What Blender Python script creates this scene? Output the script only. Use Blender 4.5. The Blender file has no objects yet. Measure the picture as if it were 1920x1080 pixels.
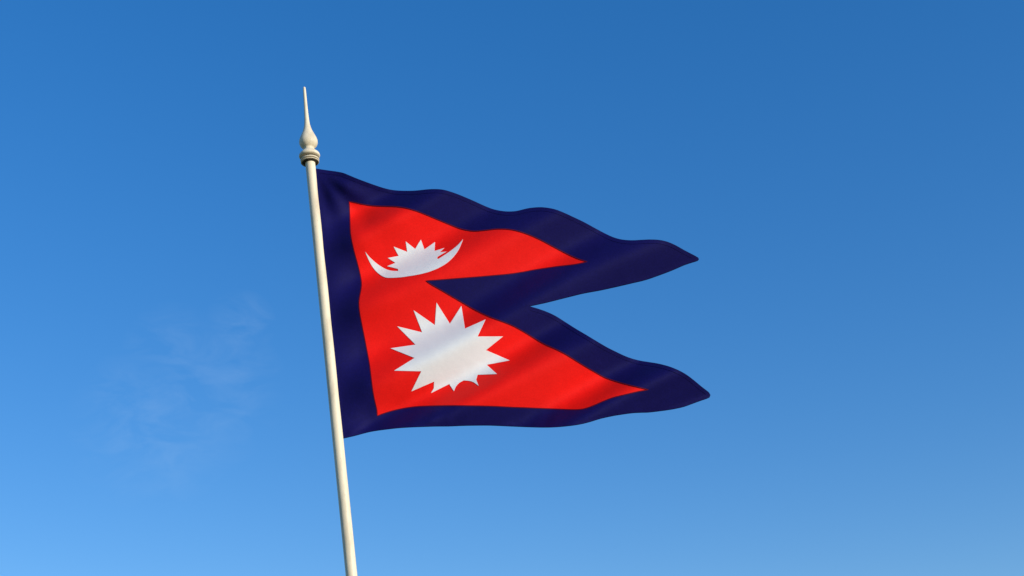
import bpy, bmesh, math
import numpy as np
from mathutils import Vector, Matrix
from mathutils.geometry import delaunay_2d_cdt

# ------------------------------------------------------------------ camera
scene = bpy.context.scene
PITCH, ROLL, FPX = math.radians(26.0), math.radians(4.0), 2339.0
CAM = Vector((0.0, 0.0, 1.6))
FWD = Vector((0, math.cos(PITCH), math.sin(PITCH)))
R0, U0 = Vector((1, 0, 0)), Vector((0, -math.sin(PITCH), math.cos(PITCH)))
RIGHT = R0 * math.cos(ROLL) - U0 * math.sin(ROLL)
UP = U0 * math.cos(ROLL) + R0 * math.sin(ROLL)
cd = bpy.data.cameras.new('camera')
cd.sensor_width = 36.0
cd.lens = FPX / 1920.0 * 36.0
cd.clip_end = 5000.0
cam = bpy.data.objects.new('camera', cd)
scene.collection.objects.link(cam)
m = Matrix.Identity(4)
for i in range(3):
    m[i][0], m[i][1], m[i][2], m[i][3] = RIGHT[i], UP[i], -FWD[i], CAM[i]
cam.matrix_world = m
scene.camera = cam

# ------------------------------------------------------------------ sky and sun
SUN_EL, SUN_AZ = math.radians(11.5), math.radians(124.0)     # azimuth clockwise from +Y (the way the camera looks)
w = bpy.data.worlds.new('World')
scene.world = w
w.use_nodes = True
wt = w.node_tree
wt.nodes.clear()
def wn(kind, **kw):
    n = wt.nodes.new(kind)
    for k, v in kw.items():
        setattr(n, k, v)
    return n
def mth(op, a, b=None, c=None, clamp=False):
    n = wn('ShaderNodeMath', operation=op)
    n.use_clamp = clamp
    for i, v in enumerate((a, b, c)):
        if v is None:
            continue
        if isinstance(v, (int, float)):
            n.inputs[i].default_value = v
        else:
            wt.links.new(v, n.inputs[i])
    return n.outputs[0]
out = wn('ShaderNodeOutputWorld')
bg = wn('ShaderNodeBackground')
sky = wn('ShaderNodeTexSky', sky_type='NISHITA')
sky.sun_disc = False
sky.sun_elevation = SUN_EL
sky.sun_rotation = SUN_AZ
sky.altitude = 300.0
sky.air_density = 1.0
sky.dust_density = 0.05
sky.ozone_density = 3.0
bg.inputs['Strength'].default_value = 0.15
grade = wn('ShaderNodeHueSaturation')
grade.inputs['Saturation'].default_value = 1.525
grade.inputs['Hue'].default_value = 0.516
grade.inputs['Value'].default_value = 1.97
soft = wn('ShaderNodeGamma')
soft.inputs['Gamma'].default_value = 0.70
wt.links.new(sky.outputs[0], soft.inputs['Color'])
wt.links.new(soft.outputs[0], grade.inputs['Color'])
# thin cirrus: broken wisps of noise inside a handful of soft patches scattered round the sky
tc = wn('ShaderNodeTexCoord')
def pix_dir(x, y):
    return (FWD + RIGHT * ((x - 960) / FPX) + UP * ((540 - y) / FPX)).normalized()
patches = [(pix_dir(375, 735), 0.034), (pix_dir(450, 608), 0.015), (pix_dir(440, 705), 0.020), (pix_dir(322, 655), 0.020), (pix_dir(290, 800), 0.035),
           (Vector((-0.75, 0.55, 0.30)).normalized(), 0.10), (Vector((0.86, 0.35, 0.34)).normalized(), 0.09),
           (Vector((0.3, -0.85, 0.42)).normalized(), 0.13), (Vector((-0.55, -0.6, 0.55)).normalized(), 0.12)]
mask = None
for d, r in patches:
    vd = wn('ShaderNodeVectorMath', operation='DISTANCE')
    wt.links.new(tc.outputs['Generated'], vd.inputs[0])
    vd.inputs[1].default_value = d
    g = mth('SUBTRACT', 1.0, mth('DIVIDE', vd.outputs['Value'], r * 1.9), clamp=True)
    mask = g if mask is None else mth('MAXIMUM', mask, g)
def wnoise(scale, detail, rot, sc, dist=0.6):
    mp = wn('ShaderNodeMapping')
    mp.inputs['Rotation'].default_value = rot
    mp.inputs['Scale'].default_value = sc
    nz = wn('ShaderNodeTexNoise')
    nz.inputs['Scale'].default_value = scale
    nz.inputs['Detail'].default_value = detail
    nz.inputs['Roughness'].default_value = 0.6
    nz.inputs['Distortion'].default_value = dist
    wt.links.new(tc.outputs['Generated'], mp.inputs['Vector'])
    wt.links.new(mp.outputs[0], nz.inputs['Vector'])
    return nz.outputs['Fac']
n1 = wnoise(38.0, 7.0, (0, math.radians(30), 0), (0.55, 1, 1.25))
n2 = wnoise(9.0, 3.0, (0, 0, 0), (1, 1, 1), 0.2)
wisp = mth('MULTIPLY', mth('MULTIPLY', mth('SUBTRACT', n1, 0.42), 4.0, clamp=True), mth('POWER', mask, 0.8))
wisp = mth('MULTIPLY', wisp, mth('MULTIPLY_ADD', n2, 0.9, 0.1))
wisp = mth('MULTIPLY', wisp, 0.25, clamp=True)
mx = wn('ShaderNodeMix', data_type='RGBA')
mx.inputs[7].default_value = (2.9, 4.2, 6.0, 1)
wt.links.new(wisp, mx.inputs[0])
wt.links.new(grade.outputs[0], mx.inputs[6])
wt.links.new(mx.outputs[2], bg.inputs['Color'])
wt.links.new(bg.outputs[0], out.inputs['Surface'])

sl = bpy.data.lights.new('sun', 'SUN')
sl.energy = 5.0
sl.angle = math.radians(0.53)
sl.color = (1.0, 0.95, 0.86)
sun = bpy.data.objects.new('sun', sl)
scene.collection.objects.link(sun)
L = Vector((math.sin(SUN_AZ) * math.cos(SUN_EL), math.cos(SUN_AZ) * math.cos(SUN_EL), math.sin(SUN_EL)))
sun.rotation_euler = L.to_track_quat('Z', 'Y').to_euler()
sun.location = L * 50

vs = scene.view_settings
vs.view_transform = 'Standard'
vs.look = 'None'
vs.exposure = 0.0
vs.gamma = 1.0
vs.use_curve_mapping = False

# ------------------------------------------------------------------ helpers
def ray(x, y):
    return FWD + RIGHT * ((x - 960) / FPX) + UP * ((540 - y) / FPX)
# the vertical plane that holds the pole and the mean cloth of the flag: it stands 7.4 m in front of the camera
PLANE_Y = 7.4
def on_plane(x, y, toward=0.0):
    r = ray(x, y)
    return CAM + r * ((PLANE_Y - toward) / r.y)

def mesh_obj(name, bm, mat, parent=None):
    me = bpy.data.meshes.new(name)
    bm.to_mesh(me)
    bm.free()
    me.materials.append(mat)
    o = bpy.data.objects.new(name, me)
    scene.collection.objects.link(o)
    if parent is not None:
        o.parent = parent
        # parts keep world coordinates: only a top-level Empty carries an offset
        o.matrix_parent_inverse = Matrix.Translation(parent.location).inverted()
    return o

def new_mat(name):
    mt = bpy.data.materials.new(name)
    mt.use_nodes = True
    return mt, mt.node_tree, mt.node_tree.nodes['Principled BSDF']

def cloth_mat(name, col, var=0.05, sheen=0.25, sheen_tint=(1, 1, 1), rough=0.68, spec=0.35, grain=0.06):
    mt, nt, p = new_mat(name)
    geo = nt.nodes.new('ShaderNodeTexCoord')
    nz = nt.nodes.new('ShaderNodeTexNoise')
    nz.inputs['Scale'].default_value = 7.0
    nz.inputs['Detail'].default_value = 8.0
    nz.inputs['Roughness'].default_value = 0.65
    nt.links.new(geo.outputs['Object'], nz.inputs['Vector'])
    rmp = nt.nodes.new('ShaderNodeMapRange')
    rmp.inputs['To Min'].default_value = 1 - var
    rmp.inputs['To Max'].default_value = 1 + var
    nt.links.new(nz.outputs['Fac'], rmp.inputs['Value'])
    mul = nt.nodes.new('ShaderNodeVectorMath')
    mul.operation = 'SCALE'
    mul.inputs[0].default_value = col
    nt.links.new(rmp.outputs[0], mul.inputs['Scale'])
    nt.links.new(mul.outputs[0], p.inputs['Base Color'])
    gr = nt.nodes.new('ShaderNodeTexNoise')
    gr.inputs['Scale'].default_value = 110.0
    gr.inputs['Detail'].default_value = 3.0
    nt.links.new(geo.outputs['Object'], gr.inputs['Vector'])
    gm = nt.nodes.new('ShaderNodeMapRange')
    gm.inputs['From Min'].default_value, gm.inputs['From Max'].default_value = 0.3, 0.7
    gm.inputs['To Min'].default_value, gm.inputs['To Max'].default_value = 1 - grain, 1 + grain
    nt.links.new(gr.outputs['Fac'], gm.inputs['Value'])
    mu2 = nt.nodes.new('ShaderNodeMath')
    mu2.operation = 'MULTIPLY'
    nt.links.new(rmp.outputs[0], mu2.inputs[0])
    nt.links.new(gm.outputs[0], mu2.inputs[1])
    nt.links.new(mu2.outputs[0], mul.inputs['Scale'])
    p.inputs['Roughness'].default_value = rough
    p.inputs['Specular IOR Level'].default_value = spec
    p.inputs['Sheen Weight'].default_value = sheen
    p.inputs['Sheen Roughness'].default_value = 0.45
    p.inputs['Sheen Tint'].default_value = (*sheen_tint, 1)
    # knitted polyester: crossed fine threads plus soft crumples
    bumps = []
    for rot in (0.0, math.pi / 2):
        mp = nt.nodes.new('ShaderNodeMapping')
        mp.inputs['Rotation'].default_value = (0, rot + math.radians(5), 0)
        wv = nt.nodes.new('ShaderNodeTexWave')
        wv.inputs['Scale'].default_value = 75.0
        wv.inputs['Distortion'].default_value = 0.6
        nt.links.new(geo.outputs['Object'], mp.inputs['Vector'])
        nt.links.new(mp.outputs[0], wv.inputs['Vector'])
        bumps.append(wv.outputs['Fac'])
    add = nt.nodes.new('ShaderNodeMath')
    nt.links.new(bumps[0], add.inputs[0])
    nt.links.new(bumps[1], add.inputs[1])
    b1 = nt.nodes.new('ShaderNodeBump')
    b1.inputs['Strength'].default_value = 0.10
    b1.inputs['Distance'].default_value = 0.0015
    nt.links.new(add.outputs[0], b1.inputs['Height'])
    cr = nt.nodes.new('ShaderNodeTexNoise')
    cr.inputs['Scale'].default_value = 3.2
    cr.inputs['Detail'].default_value = 4.0
    nt.links.new(geo.outputs['Object'], cr.inputs['Vector'])
    b2 = nt.nodes.new('ShaderNodeBump')
    b2.inputs['Strength'].default_value = 0.25
    b2.inputs['Distance'].default_value = 0.03
    nt.links.new(cr.outputs['Fac'], b2.inputs['Height'])
    nt.links.new(b1.outputs[0], b2.inputs['Normal'])
    nt.links.new(b2.outputs[0], p.inputs['Normal'])
    return mt

M_RED = cloth_mat('crimson_cloth', (0.78, 0.007, 0.004), sheen=0.0, spec=0.12)
M_NAVY = cloth_mat('navy_cloth', (0.0050, 0.0038, 0.066), var=0.12, sheen=0.0, spec=0.09, grain=0.16)
M_THREAD = cloth_mat('maroon_thread', (0.10, 0.003, 0.012), sheen=0.0, spec=0.1)
M_WHITE = cloth_mat('white_cloth', (0.72, 0.70, 0.685), var=0.02, sheen=0.0, spec=0.2, grain=0.02)

def paint_mat():
    mt, nt, p = new_mat('cream_paint')
    tcn = nt.nodes.new('ShaderNodeTexCoord')
    nz = nt.nodes.new('ShaderNodeTexNoise')
    nz.inputs['Scale'].default_value = 5.0
    nz.inputs['Detail'].default_value = 8.0
    nz.inputs['Roughness'].default_value = 0.7
    mp = nt.nodes.new('ShaderNodeMapping')
    mp.inputs['Scale'].default_value = (3, 3, 0.6)
    nt.links.new(tcn.outputs['Object'], mp.inputs['Vector'])
    nt.links.new(mp.outputs[0], nz.inputs['Vector'])
    cr = nt.nodes.new('ShaderNodeValToRGB')
    cr.color_ramp.elements[0].position = 0.30
    cr.color_ramp.elements[0].color = (0.52, 0.43, 0.29, 1)
    cr.color_ramp.elements[1].position = 0.52
    cr.color_ramp.elements[1].color = (0.71, 0.60, 0.42, 1)
    nt.links.new(nz.outputs['Fac'], cr.inputs['Fac'])
    sp = nt.nodes.new('ShaderNodeTexNoise')
    sp.inputs['Scale'].default_value = 60.0
    sp.inputs['Detail'].default_value = 3.0
    nt.links.new(mp.outputs[0], sp.inputs['Vector'])
    sr = nt.nodes.new('ShaderNodeValToRGB')
    sr.color_ramp.elements[0].position = 0.69
    sr.color_ramp.elements[1].position = 0.76
    nt.links.new(sp.outputs['Fac'], sr.inputs['Fac'])
    mixn = nt.nodes.new('ShaderNodeMix')
    mixn.data_type = 'RGBA'
    mixn.inputs[7].default_value = (0.30, 0.22, 0.13, 1)
    nt.links.new(sr.outputs['Color'], mixn.inputs[0])
    nt.links.new(cr.outputs['Color'], mixn.inputs[6])
    nt.links.new(mixn.outputs[2], p.inputs['Base Color'])
    p.inputs['Roughness'].default_value = 0.55
    p.inputs['Specular IOR Level'].default_value = 0.4
    b = nt.nodes.new('ShaderNodeBump')
    b.inputs['Strength'].default_value = 0.06
    b.inputs['Distance'].default_value = 0.002
    nt.links.new(nz.outputs['Fac'], b.inputs['Height'])
    nt.links.new(b.outputs[0], p.inputs['Normal'])
    return mt
M_PAINT = paint_mat()

def noise_mat(name, c0, c1, scale, rough=0.9):
    mt, nt, p = new_mat(name)
    tcn = nt.nodes.new('ShaderNodeTexCoord')
    nz = nt.nodes.new('ShaderNodeTexNoise')
    nz.inputs['Scale'].default_value = scale
    nz.inputs['Detail'].default_value = 10.0
    nt.links.new(tcn.outputs['Object'], nz.inputs['Vector'])
    cr = nt.nodes.new('ShaderNodeValToRGB')
    cr.color_ramp.elements[0].position, cr.color_ramp.elements[0].color = 0.35, (*c0, 1)
    cr.color_ramp.elements[1].position, cr.color_ramp.elements[1].color = 0.68, (*c1, 1)
    nt.links.new(nz.outputs['Fac'], cr.inputs['Fac'])
    nt.links.new(cr.outputs['Color'], p.inputs['Base Color'])
    p.inputs['Roughness'].default_value = rough
    b = nt.nodes.new('ShaderNodeBump')
    b.inputs['Distance'].default_value = 0.02
    nt.links.new(nz.outputs['Fac'], b.inputs['Height'])
    nt.links.new(b.outputs[0], p.inputs['Normal'])
    return mt

M_BRONZE_SHADE = noise_mat('bronze_and_shade', (0.02, 0.014, 0.006), (0.07, 0.045, 0.015), 40, 0.6)  # dark bronze tone with the collar's shade put into the colour

# ------------------------------------------------------------------ ground
bm = bmesh.new()
bmesh.ops.create_grid(bm, x_segments=24, y_segments=24, size=1500)
ground = mesh_obj('ground', bm, noise_mat('dry_grass', (0.045, 0.06, 0.02), (0.10, 0.105, 0.045), 1.3))
ground['kind'] = 'structure'

# ------------------------------------------------------------------ flagpole
P_TOP, P_LOW = on_plane(582.7, 316), on_plane(648.4, 972)
AXIS = (P_TOP - P_LOW).normalized()
BASE = P_LOW - AXIS * (P_LOW.z / AXIS.z)
def axis_at(x, y):                                            # height along the pole axis of an image point
    return (on_plane(x, y) - BASE).dot(AXIS)
def px_r(y, r):                                               # radius in metres of r pixels at that height
    p = on_plane(582 + (y - 316) * 0.1, y)
    return r * (p - CAM).dot(FWD) / FPX

def lathe(name, profile, origin, axis, mat, parent, seg=56, sharp=32):
    side = axis.cross(Vector((0, 1, 0))).normalized()
    back = axis.cross(side).normalized()
    bm = bmesh.new()
    rings = []
    for h, r in profile:
        c = origin + axis * h
        if r <= 1e-6:
            rings.append([bm.verts.new(c)])
        else:
            rings.append([bm.verts.new(c + (side * math.cos(a) + back * math.sin(a)) * r)
                          for a in (2 * math.pi * k / seg for k in range(seg))])
    for A, B in zip(rings, rings[1:]):
        for k in range(seg):
            q = [A[k % len(A)], A[(k + 1) % len(A)], B[(k + 1) % len(B)], B[k % len(B)]]
            u = []
            for v in q:
                if v not in u:
                    u.append(v)
            if len(u) > 2:
                bm.faces.new(u)
    bmesh.ops.recalc_face_normals(bm, faces=bm.faces)
    for f in bm.faces:
        f.smooth = True
    for e in bm.edges:
        if len(e.link_faces) == 2 and e.calc_face_angle(0) > math.radians(sharp):
            e.smooth = False
    return mesh_obj(name, bm, mat, parent)

def smooth_profile(pts, n=6):
    res = []
    for i in range(len(pts) - 1):
        p0, p1, p2, p3 = pts[max(i - 1, 0)], pts[i], pts[i + 1], pts[min(i + 2, len(pts) - 1)]
        for k in range(n):
            t = k / n
            res.append(tuple(0.5 * (2 * b + (c - a) * t + (2 * a - 5 * b + 4 * c - d) * t * t + (3 * b - a - 3 * c + d) * t ** 3)
                             for a, b, c, d in zip(p0, p1, p2, p3)))
    res.append(pts[-1])
    return res

pole = bpy.data.objects.new('flagpole', None)
scene.collection.objects.link(pole)
pole.location = BASE
pole['label'] = 'slim cream painted flagpole with a turned spear finial'
pole['category'] = 'flagpole'
bpy.context.view_layer.update()

r_top, r_low = px_r(316, 9.15), px_r(972, 10.55)
h_top, h_low = axis_at(582.7, 316), axis_at(648.4, 972)
def shaft_r(h):
    return r_low + (r_top - r_low) * (h - h_low) / (h_top - h_low)
h_cap = axis_at(581.2, 303.0)
prof = [(0.02 + (h_cap - 0.02) * k / 30, shaft_r(0.02 + (h_cap - 0.02) * k / 30)) for k in range(31)]
lathe('shaft', [(0.02, 0.0)] + prof + [(h_cap, 0.0)], BASE, AXIS, M_PAINT, pole)

# the finial leans a touch off the shaft's line
F0 = on_plane(581.2, 304.0)
F_AX = (on_plane(570.4, 163.0) - F0).normalized()
def fh(y):
    x = 581.2 - (304 - y) * (581.2 - 570.4) / 141.0
    return (on_plane(x, y) - F0).dot(F_AX)
bulb = [(283.5, 9.6), (280.5, 9.2), (278, 9.9), (275.5, 13.0), (272, 15.9), (267.5, 17.3), (262.5, 16.6), (257, 14.4),
        (251.5, 11.6), (246, 9.0), (240, 6.9), (233, 5.3), (224, 4.4), (212, 3.8), (195, 3.25), (180, 2.9), (168, 2.55), (164.6, 2.2), (163.2, 1.2)]
bp = smooth_profile([(fh(y), px_r(y, r)) for y, r in bulb])
finial = lathe('finial', [(fh(283.5), 0)] + bp + [(fh(162.8), 0)], F0, F_AX, M_PAINT, pole, sharp=60)
def ring_part(name, pts, n=5):
    pr = smooth_profile([(fh(y), px_r(y, r)) for y, r in pts], n)
    return lathe(name, [(fh(pts[0][0]), 0.0), (fh(pts[0][0]), px_r(pts[0][0], pts[0][1] - 0.5))] + pr + [(fh(pts[-1][0]), 0.0)], F0, F_AX, M_PAINT, finial, sharp=50)
ring_part('collar', [(296.0, 11.5), (295.6, 15.5), (294.4, 18.6), (292.0, 19.6), (289.6, 18.6), (287.2, 16.2), (284.8, 13.2), (283.0, 11.4), (282.0, 9.0)])
ring_part('collar', [(302.0, 12.0), (301.8, 16.0), (301.0, 17.4), (300.0, 17.5), (299.1, 16.2), (298.8, 12.0)])
ring_part('collar_lip', [(305.0, 15.6), (304.9, 16.6), (304.3, 17.1), (303.7, 16.5), (303.5, 12.0)])
# bronze washer below the collar, its dark colour also carrying the shade there
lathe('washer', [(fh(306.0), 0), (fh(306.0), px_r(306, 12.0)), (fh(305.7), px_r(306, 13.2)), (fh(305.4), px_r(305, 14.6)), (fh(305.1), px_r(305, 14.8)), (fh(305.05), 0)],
      F0, F_AX, M_BRONZE_SHADE, finial)
lathe('groove_shade', [(fh(304), 0), (fh(304), px_r(300, 12.6)), (fh(295.5), px_r(300, 12.6)), (fh(295.5), 0)], F0, F_AX, M_BRONZE_SHADE, finial)  # added dark cylinder: shade between the collar rings, painted as colour

lathe('base_flange', [(0.02, 0), (0.02, 0.145), (0.035, 0.15), (0.05, 0.145), (0.055, 0.085), (0.16, 0.078), (0.175, 0.07), (0.18, 0.0)],
      BASE, AXIS, M_PAINT, pole)
lathe('footing', [(-0.25, 0), (-0.25, 0.30), (0.015, 0.30), (0.03, 0.285), (0.03, 0.0)],
      BASE, Vector((0, 0, 1)), noise_mat('concrete', (0.26, 0.25, 0.23), (0.38, 0.37, 0.34), 14), pole)

# ------------------------------------------------------------------ flag
OUTER = [(589.5, 316.0), (592.5, 316.5), (612, 319.5), (630, 322), (643, 324.5), (652, 328), (670, 335.5), (690, 343), (710, 350),
 (725, 354.5), (738, 357), (750, 358), (765, 358.3), (780, 357.8), (795, 356.2), (806, 355.2), (818, 355), (830, 356), (842, 359),
 (858, 364.5), (875, 371.5), (890, 378), (907.5, 386), (922.5, 392), (937.5, 395.5), (952.5, 397), (967.5, 396.2), (980, 393.3),
 (992.5, 390.5), (1010, 389), (1022, 389.5), (1037, 392), (1052, 397), (1072, 406), (1095, 417), (1117, 429), (1137, 439.5),
 (1152, 446), (1167, 449.7), (1185, 451), (1202, 450.2), (1220, 449.5), (1237, 450.5), (1252, 454), (1267, 460.5), (1282, 469),
 (1295, 475.8), (1305, 481), (1309, 483.5), (1310.5, 486), (1309, 488.3), (1305, 490), (1295, 493), (1282, 497.5), (1260, 507),
 (1235, 516.5), (1210, 525), (1185, 531), (1155, 538), (1125, 544.5), (1095, 550), (1072, 555.5), (1050, 561), (1022, 568),
 '|', (992, 574.4), '|', (1008, 579), (1025, 585), (1042, 593), (1061, 605), (1080, 617), (1099.6, 628.6), (1119, 640.4), (1138, 651.5),
 (1155, 660), (1172, 668), (1186, 673), (1200.7, 676.7), (1215, 679), (1229.6, 681.3), (1244, 684.4), (1258.4, 688.8), (1273, 695),
 (1287.3, 703), (1301.8, 714), (1313.8, 724), (1323.4, 731.4), (1329.4, 736.4), (1332, 741), (1330.6, 744.8), (1325.8, 747.2),
 (1313.8, 751.3), (1297, 757.4), (1282.5, 762.6), (1263, 767), (1239, 770.6), (1215, 773.3), (1205.5, 773.5), (1186, 774.5),
 (1167, 777), (1147.7, 780.2), (1126, 785), (1104.4, 791.5), (1085, 796), (1063.5, 799), (1039.4, 801), (1015.4, 801.4), (989, 800.7),
 (960, 799.5), (920, 797.8), (891.7, 797.8), (866.7, 798.3), (841.7, 799.3), (816.7, 799.5), (791.7, 800.3), (766.7, 801.3),
 (745, 802.8), (723, 805.3), (703, 808), (686.7, 811.3), (666.7, 816.7), (655, 819.5), (645.8, 821.5), '|', (642.5, 822.2), '|',
 (633, 731), (616, 570), (602, 430), '|']
RED = ['|', (654.7, 378), '|', (666.7, 380.5), (680, 383.5), (693, 385.5), (710, 386.8), (726.7, 387.2), (740, 387.5), (751.7, 388.7),
 (763, 390.8), (780, 395.8), (796.7, 402.2), (813, 409), (830, 416), (846.7, 422.8), (863, 429), (876.7, 432.2), (891, 433.6),
 (910, 432), (927.5, 429.9), (942.5, 429.5), (957.5, 430.7), (972.5, 434), (992.5, 440.8), (1015, 451), (1037.5, 463), (1060, 474.7),
 (1082.5, 485), '|', (1101, 491), '|', (1085, 494.8), (1070, 497.2), (1045, 500), (1020, 503.6), (1000, 506.7), (980, 510.5), (955, 514.2),
 (925, 517), (895, 519.6), (860, 522.3), (830, 524.7), '|', (799, 527), '|', (811, 535.2), (830, 546), (848.7, 557), (867.5, 568),
 (886, 578.7), (905, 588.3), (923.7, 596.5), (942.5, 603.5), (961, 611), (979, 620.6), (998.5, 632.3), (1020, 645), (1044, 655.8),
 (1061, 664.7), (1080, 676.7), (1099.6, 688.8), (1119, 700), (1133, 707.6), (1147.7, 713), (1167, 718.8), (1186, 723.7), '|', (1216, 731.2),
 '|', (1196, 734.7), (1172, 740.2), (1150, 745.6), (1133, 752), (1114, 760.2), (1099.6, 765.6), (1087.6, 768), (1073, 768.4),
 (1051.5, 767.5), (1020, 766.3), (989, 765), (960, 763.9), (920, 762), (883, 761.2), (850, 760.8), (816.7, 761.3), (791.7, 762),
 (775, 763.3), (758, 765.8), (741.7, 769.2), (726.7, 773.3), (715, 777.3), '|', (707.5, 780.3), '|', (706.5, 768), (703.5, 755), (700, 738),
 (697.5, 721), (695.3, 703), (692.6, 682), (688, 657), (684, 636), (679, 611), (674.8, 589), (673, 574), (673.3, 562), (675.2, 551),
 (677.3, 540), (677.6, 529), (675, 513), (670, 493), (664, 471), (658.8, 448), (656.8, 433), (656.3, 416.7), (655.6, 395)]
def z4(pts):
    return [p if p == '|' else (640 + p[0] / 6.836, 420 + p[1] / 6.836) for p in pts]
def z5(pts):
    return [p if p == '|' else (680 + p[0] / 4.909, 540 + p[1] / 4.909) for p in pts]
MOON = z4(['|', (305, 355), '|', (340, 440), (385, 528), (440, 602), (508, 660), (570, 688), (640, 692), (760, 685), (860, 671), (960, 655),
 (1080, 628), (1180, 595), (1280, 548), (1370, 488), (1450, 408), (1512, 315), '|', (1560, 198), '|', (1490, 275), (1400, 347), (1320, 402),
 '|', (1243, 450), '|', (1228, 444), '|', (1232, 424), '|', (1290, 388), '|', (1350, 356), '|', (1262, 364), '|', (1320, 309), '|', (1195, 348), '|', (1201, 233), '|',
 (1066, 328), '|', (1020, 203), '|', (947, 322), '|', (825, 226), '|', (845, 360), '|', (670, 292), '|', (735, 412), '|', (596, 437), '|',
 (693, 500), '|', (588, 543), '|', (728, 578), '|', (728, 606), '|', (640, 600), (560, 575), (470, 520), (390, 452), (340, 400)])
SUN = z5(['|', (680, 136), '|', (803, 330), '|', (909, 166), '|', (942, 375), '|', (1131, 291), '|', (1058, 448), '|', (1292, 447), '|', (1135, 573), '|',
 (1354, 668), '|', (1142, 708), '|', (1237, 793), '|', (1058, 800), '|', (1045, 845), '|', (1067, 902), '|', (1020, 868), (980, 856), '|', (930, 852), '|',
 (890, 874), (858, 908), '|', (840, 951), '|', (797, 885), '|', (629, 969), '|', (655, 925), '|', (658, 862), '|', (449, 953), '|', (540, 768), '|', (290, 762), '|',
 (478, 645), '|', (256, 556), '|', (487, 523), '|', (318, 354), '|', (548, 410), '|', (469, 206), '|', (665, 343)])

def outline(pts, step):
    """closed outline: Catmull-Rom between corner marks ('|'), resampled about every step pixels"""
    P, C, c = [], [], False
    for p in pts:
        if p == '|':
            c = True
            if P:
                C[-1] = C[-1] or False
            continue
        P.append(Vector(p)); C.append(False)
    # a point is a corner when it stands between two marks
    seq = list(pts)
    idx = -1
    for i, p in enumerate(seq):
        if p == '|':
            continue
        idx += 1
        if seq[i - 1] == '|' and seq[(i + 1) % len(seq)] == '|':
            C[idx] = True
    n = len(P)
    res = []
    for i in range(n):
        p1, p2 = P[i], P[(i + 1) % n]
        p0 = P[i - 1] if not C[i] else p1 - (p2 - p1)
        p3 = P[(i + 2) % n] if not C[(i + 1) % n] else p2 + (p2 - p1)
        k = max(1, round((p2 - p1).length / step))
        for j in range(k):
            t = j / k
            res.append(0.5 * (2 * p1 + (p2 - p0) * t + (2 * p0 - 5 * p1 + 4 * p2 - p3) * t * t + (3 * p1 - p0 - 3 * p2 + p3) * t ** 3))
    return res

def inside(p, poly):
    x, y = p
    r = False
    j = len(poly) - 1
    for i in range(len(poly)):
        xi, yi = poly[i]
        xj, yj = poly[j]
        if (yi > y) != (yj > y) and x < (xj - xi) * (y - yi) / (yj - yi) + xi:
            r = not r
        j = i
    return r

def inside_many(pts, poly):
    P = np.array([tuple(p) for p in pts])
    r = np.zeros(len(P), bool)
    j = len(poly) - 1
    for i in range(len(poly)):
        xi, yi = poly[i]
        xj, yj = poly[j]
        if yi != yj:
            r ^= ((yi > P[:, 1]) != (yj > P[:, 1])) & (P[:, 0] < (xj - xi) * (P[:, 1] - yi) / (yj - yi) + xi)
        j = i
    return r

def grown(poly, d):
    n = len(poly)
    area = sum(poly[i - 1].x * poly[i].y - poly[i].x * poly[i - 1].y for i in range(n))
    s = 1 if area > 0 else -1
    res = []
    for i in range(n):
        t = (poly[(i + 1) % n] - poly[i - 1]).normalized()
        res.append(poly[i] + Vector((t.y, -t.x)) * d * s)
    return res

def sstep(a, b, v):
    t = min(1, max(0, (v - a) / (b - a)))
    return t * t * (3 - 2 * t)
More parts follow.
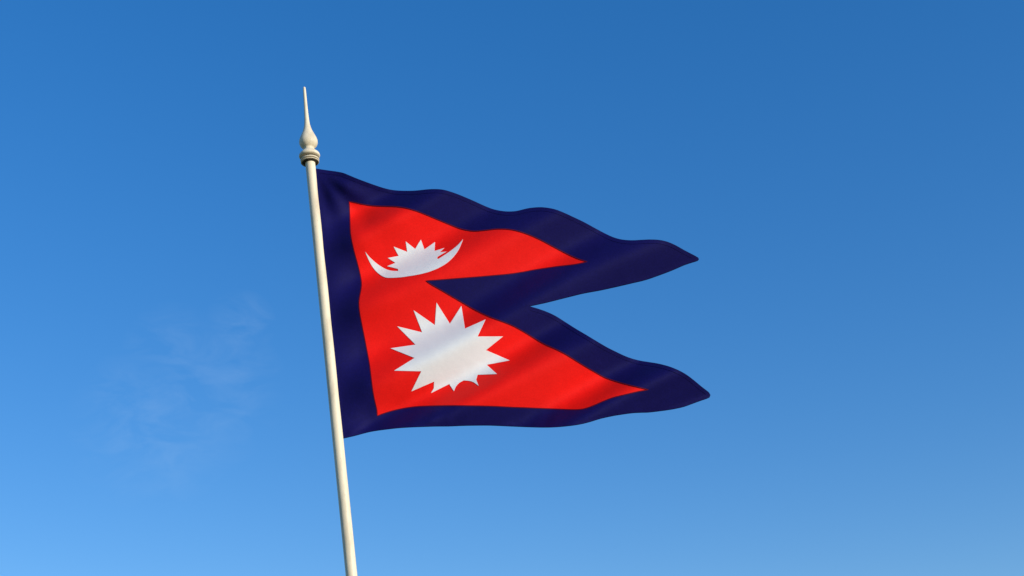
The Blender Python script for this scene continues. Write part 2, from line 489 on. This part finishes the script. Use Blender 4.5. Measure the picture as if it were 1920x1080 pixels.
# folds run up to the right at 26 degrees; these are the fronts where the cloth turns away from the sun
FRONTS = [556, 663, 788, 922, 1038, 1160, 1285, 1400]
def phase(s):
    for i in range(len(FRONTS) - 1):
        if s < FRONTS[i + 1] or i == len(FRONTS) - 2:
            # smooth monotone interpolation of fold number between fronts
            def slope(k):
                k = min(max(k, 1), len(FRONTS) - 2)
                return 2.0 / (FRONTS[k + 1] - FRONTS[k - 1])
            h = FRONTS[i + 1] - FRONTS[i]
            t = (s - FRONTS[i]) / h
            m0, m1 = slope(i) * h, slope(i + 1) * h
            return 2 * math.pi * (i + (t ** 3 - 2 * t * t + t) * m0 + (-2 * t ** 3 + 3 * t * t) + (t ** 3 - t * t) * m1)
PXM = 0.00347                                                 # metres per pixel near the flag
def toward(x, y):
    """how far the cloth billows from its mean plane towards the camera, in pixels"""
    s = 0.438 * x + 0.899 * y
    hoist = x - (592 + (y - 316) * 0.105)
    env = (0.08 + 0.92 * sstep(-4, 58, hoist)) * (0.60 + 0.40 * sstep(0, 110, hoist))
    far = 1.0 + 0.25 * sstep(300, 700, hoist)
    s2 = s + 6.0 * math.sin((x * 0.9 - y * 0.44) / 95.0) + 4.0 * math.sin((x + y) / 61.0)
    ph = phase(s2)
    gain = 1.0 - 0.08 * math.exp(-((s2 - 1020) / 60) ** 2) - 0.28 * math.exp(-((s2 - 930) / 50) ** 2)
    d = AMP * gain * env * far * (math.sin(ph) + 0.15 * math.sin(2 * ph))
    # belly of the whole cloth between hoist and fly
    d += 10 * math.sin(min(1, max(0, hoist / 700)) * math.pi)
    # crease pulled out of the lower hoist corner
    u = ((x - 645) * 0.80 - (y - 821) * 0.60)
    v = ((x - 645) * 0.60 + (y - 821) * 0.80)
    d += 2.2 * math.exp(-(v / 7.0) ** 2) * sstep(0, 20, u) * (1 - sstep(60, 130, u))
    # tension lines fanning out of the upper hoist corner, and slight crumples everywhere
    rr = math.hypot(x - 592, y - 316)
    an = math.atan2(y - 316, x - 592)
    d += 1.6 * math.sin(an * 13.0 + 0.6) * sstep(15, 70, rr) * (1 - sstep(90, 240, rr))
    d += 0.35 * env * math.sin((0.5 * x + 0.87 * y) / 8.5 + 2.0 * math.sin(x / 83.0)) * (0.5 + 0.5 * math.sin(x / 57.0 + y / 41.0))
    # small puckers along the lower hem
    hem = math.exp(-((y - 790) / 22.0) ** 2) * sstep(700, 800, x) * (1 - sstep(1020, 1150, x))
    d += 0.55 * hem * math.sin(x / 5.3 + y / 9.0) * (0.5 + 0.5 * math.sin(x / 31.0))
    return d
AMP = 18.5

def cloth_sheet(name, poly, holes, half, mat, parent, grid):
    xs = [p.x for p in poly]
    ys = [p.y for p in poly]
    verts = [Vector(p) for p in poly]
    edges = [(i, (i + 1) % len(poly)) for i in range(len(poly))]
    for hpoly in holes:
        o = len(verts)
        verts += [Vector(p) for p in hpoly]
        edges += [(o + i, o + (i + 1) % len(hpoly)) for i in range(len(hpoly))]
    rim = list(verts)
    cell = {}
    for p in rim:
        cell.setdefault((int(p.x // grid), int(p.y // grid)), []).append(p)
    y = min(ys)
    row = 0
    cand = []
    while y < max(ys):
        x = min(xs) + (row % 2) * grid / 2
        while x < max(xs):
            q = Vector((x, y))
            near = False
            cx, cy = int(x // grid), int(y // grid)
            for a in (-1, 0, 1):
                for b in (-1, 0, 1):
                    for p in cell.get((cx + a, cy + b), ()):
                        if (p - q).length < grid * 0.55:
                            near = True
            if not near:
                cand.append(q)
            x += grid
        y += grid * 0.866
        row += 1
    keep = inside_many(cand, poly)
    for hp in holes:
        keep &= ~inside_many(cand, hp)
    verts += [q for q, k in zip(cand, keep) if k]
    vo, eo, fo, *_ = delaunay_2d_cdt(verts, edges, [], 0, 1e-4)
    bm = bmesh.new()
    front, back = [], []
    for p in vo:
        c = on_plane(p.x, p.y, toward(p.x, p.y) * PXM)
        front.append(bm.verts.new(c + Vector((0, -half, 0))))
        back.append(bm.verts.new(c + Vector((0, half, 0))))
    used = {}
    cen = [sum((vo[i] for i in f), Vector((0, 0))) / len(f) for f in fo]
    keep = inside_many(cen, poly)
    for hp in holes:
        keep &= ~inside_many(cen, hp)
    for f, k in zip(fo, keep):
        if not k:
            continue
        f = list(f)
        a = sum(vo[f[i - 1]].x * vo[f[i]].y - vo[f[i]].x * vo[f[i - 1]].y for i in range(len(f)))
        if a > 0:
            f.reverse()                                       # counter-clockwise seen from the camera
        bm.faces.new([front[i] for i in f]).smooth = True
        bm.faces.new([back[i] for i in reversed(f)]).smooth = True
        for i in range(len(f)):
            e = (f[i - 1], f[i])
            if (e[1], e[0]) in used:
                del used[(e[1], e[0])]
            else:
                used[e] = True
    for a, b in used:
        bm.faces.new([front[b], front[a], back[a], back[b]])
    bm.edges.ensure_lookup_table()
    for e in bm.edges:
        if any(not f.smooth for f in e.link_faces):
            e.smooth = False
    for v in [v for v in bm.verts if not v.link_faces]:
        bm.verts.remove(v)
    return mesh_obj(name, bm, mat, parent)

flag = bpy.data.objects.new('flag', None)
scene.collection.objects.link(flag)
flag.location = on_plane(643, 821)
flag['label'] = 'crimson double-pennant flag with navy border, white moon and sun, streaming from the pole'
flag['category'] = 'flag'
bpy.context.view_layer.update()
red_line = outline(RED, 5)
border = cloth_sheet('border', outline(OUTER, 5), [red_line], 0.0026, M_NAVY, flag, 5.0)
border['label'] = 'dark navy border of the flag'
def strip(name, outer, inner, half, mat, parent):
    return cloth_sheet(name, outer, [inner], half, mat, parent, 6.0)
def inset(poly, d):
    q = grown(poly, -d)
    return [p for p in q if min((p - o).length for o in poly) > d * 0.93 and inside(p, poly)]
edge_line = outline(OUTER, 5)
strip('hem', edge_line, inset(edge_line, 7.0), 0.0042, M_NAVY, border)
strip('seam', grown(red_line, 0.9), grown(red_line, -0.9), 0.0036, M_THREAD, border)
field = cloth_sheet('field', grown(red_line, 2.0), [], 0.0008, M_RED, flag, 4.0)
field['label'] = 'crimson field of the flag'
moon = cloth_sheet('moon_emblem', outline(MOON, 3), [], 0.0030, M_WHITE, field, 4.0)
moon['label'] = 'white crescent moon with rays'
sunem = cloth_sheet('sun_emblem', outline(SUN, 4), [], 0.0030, M_WHITE, field, 4.0)
sunem['label'] = 'white many-pointed sun'
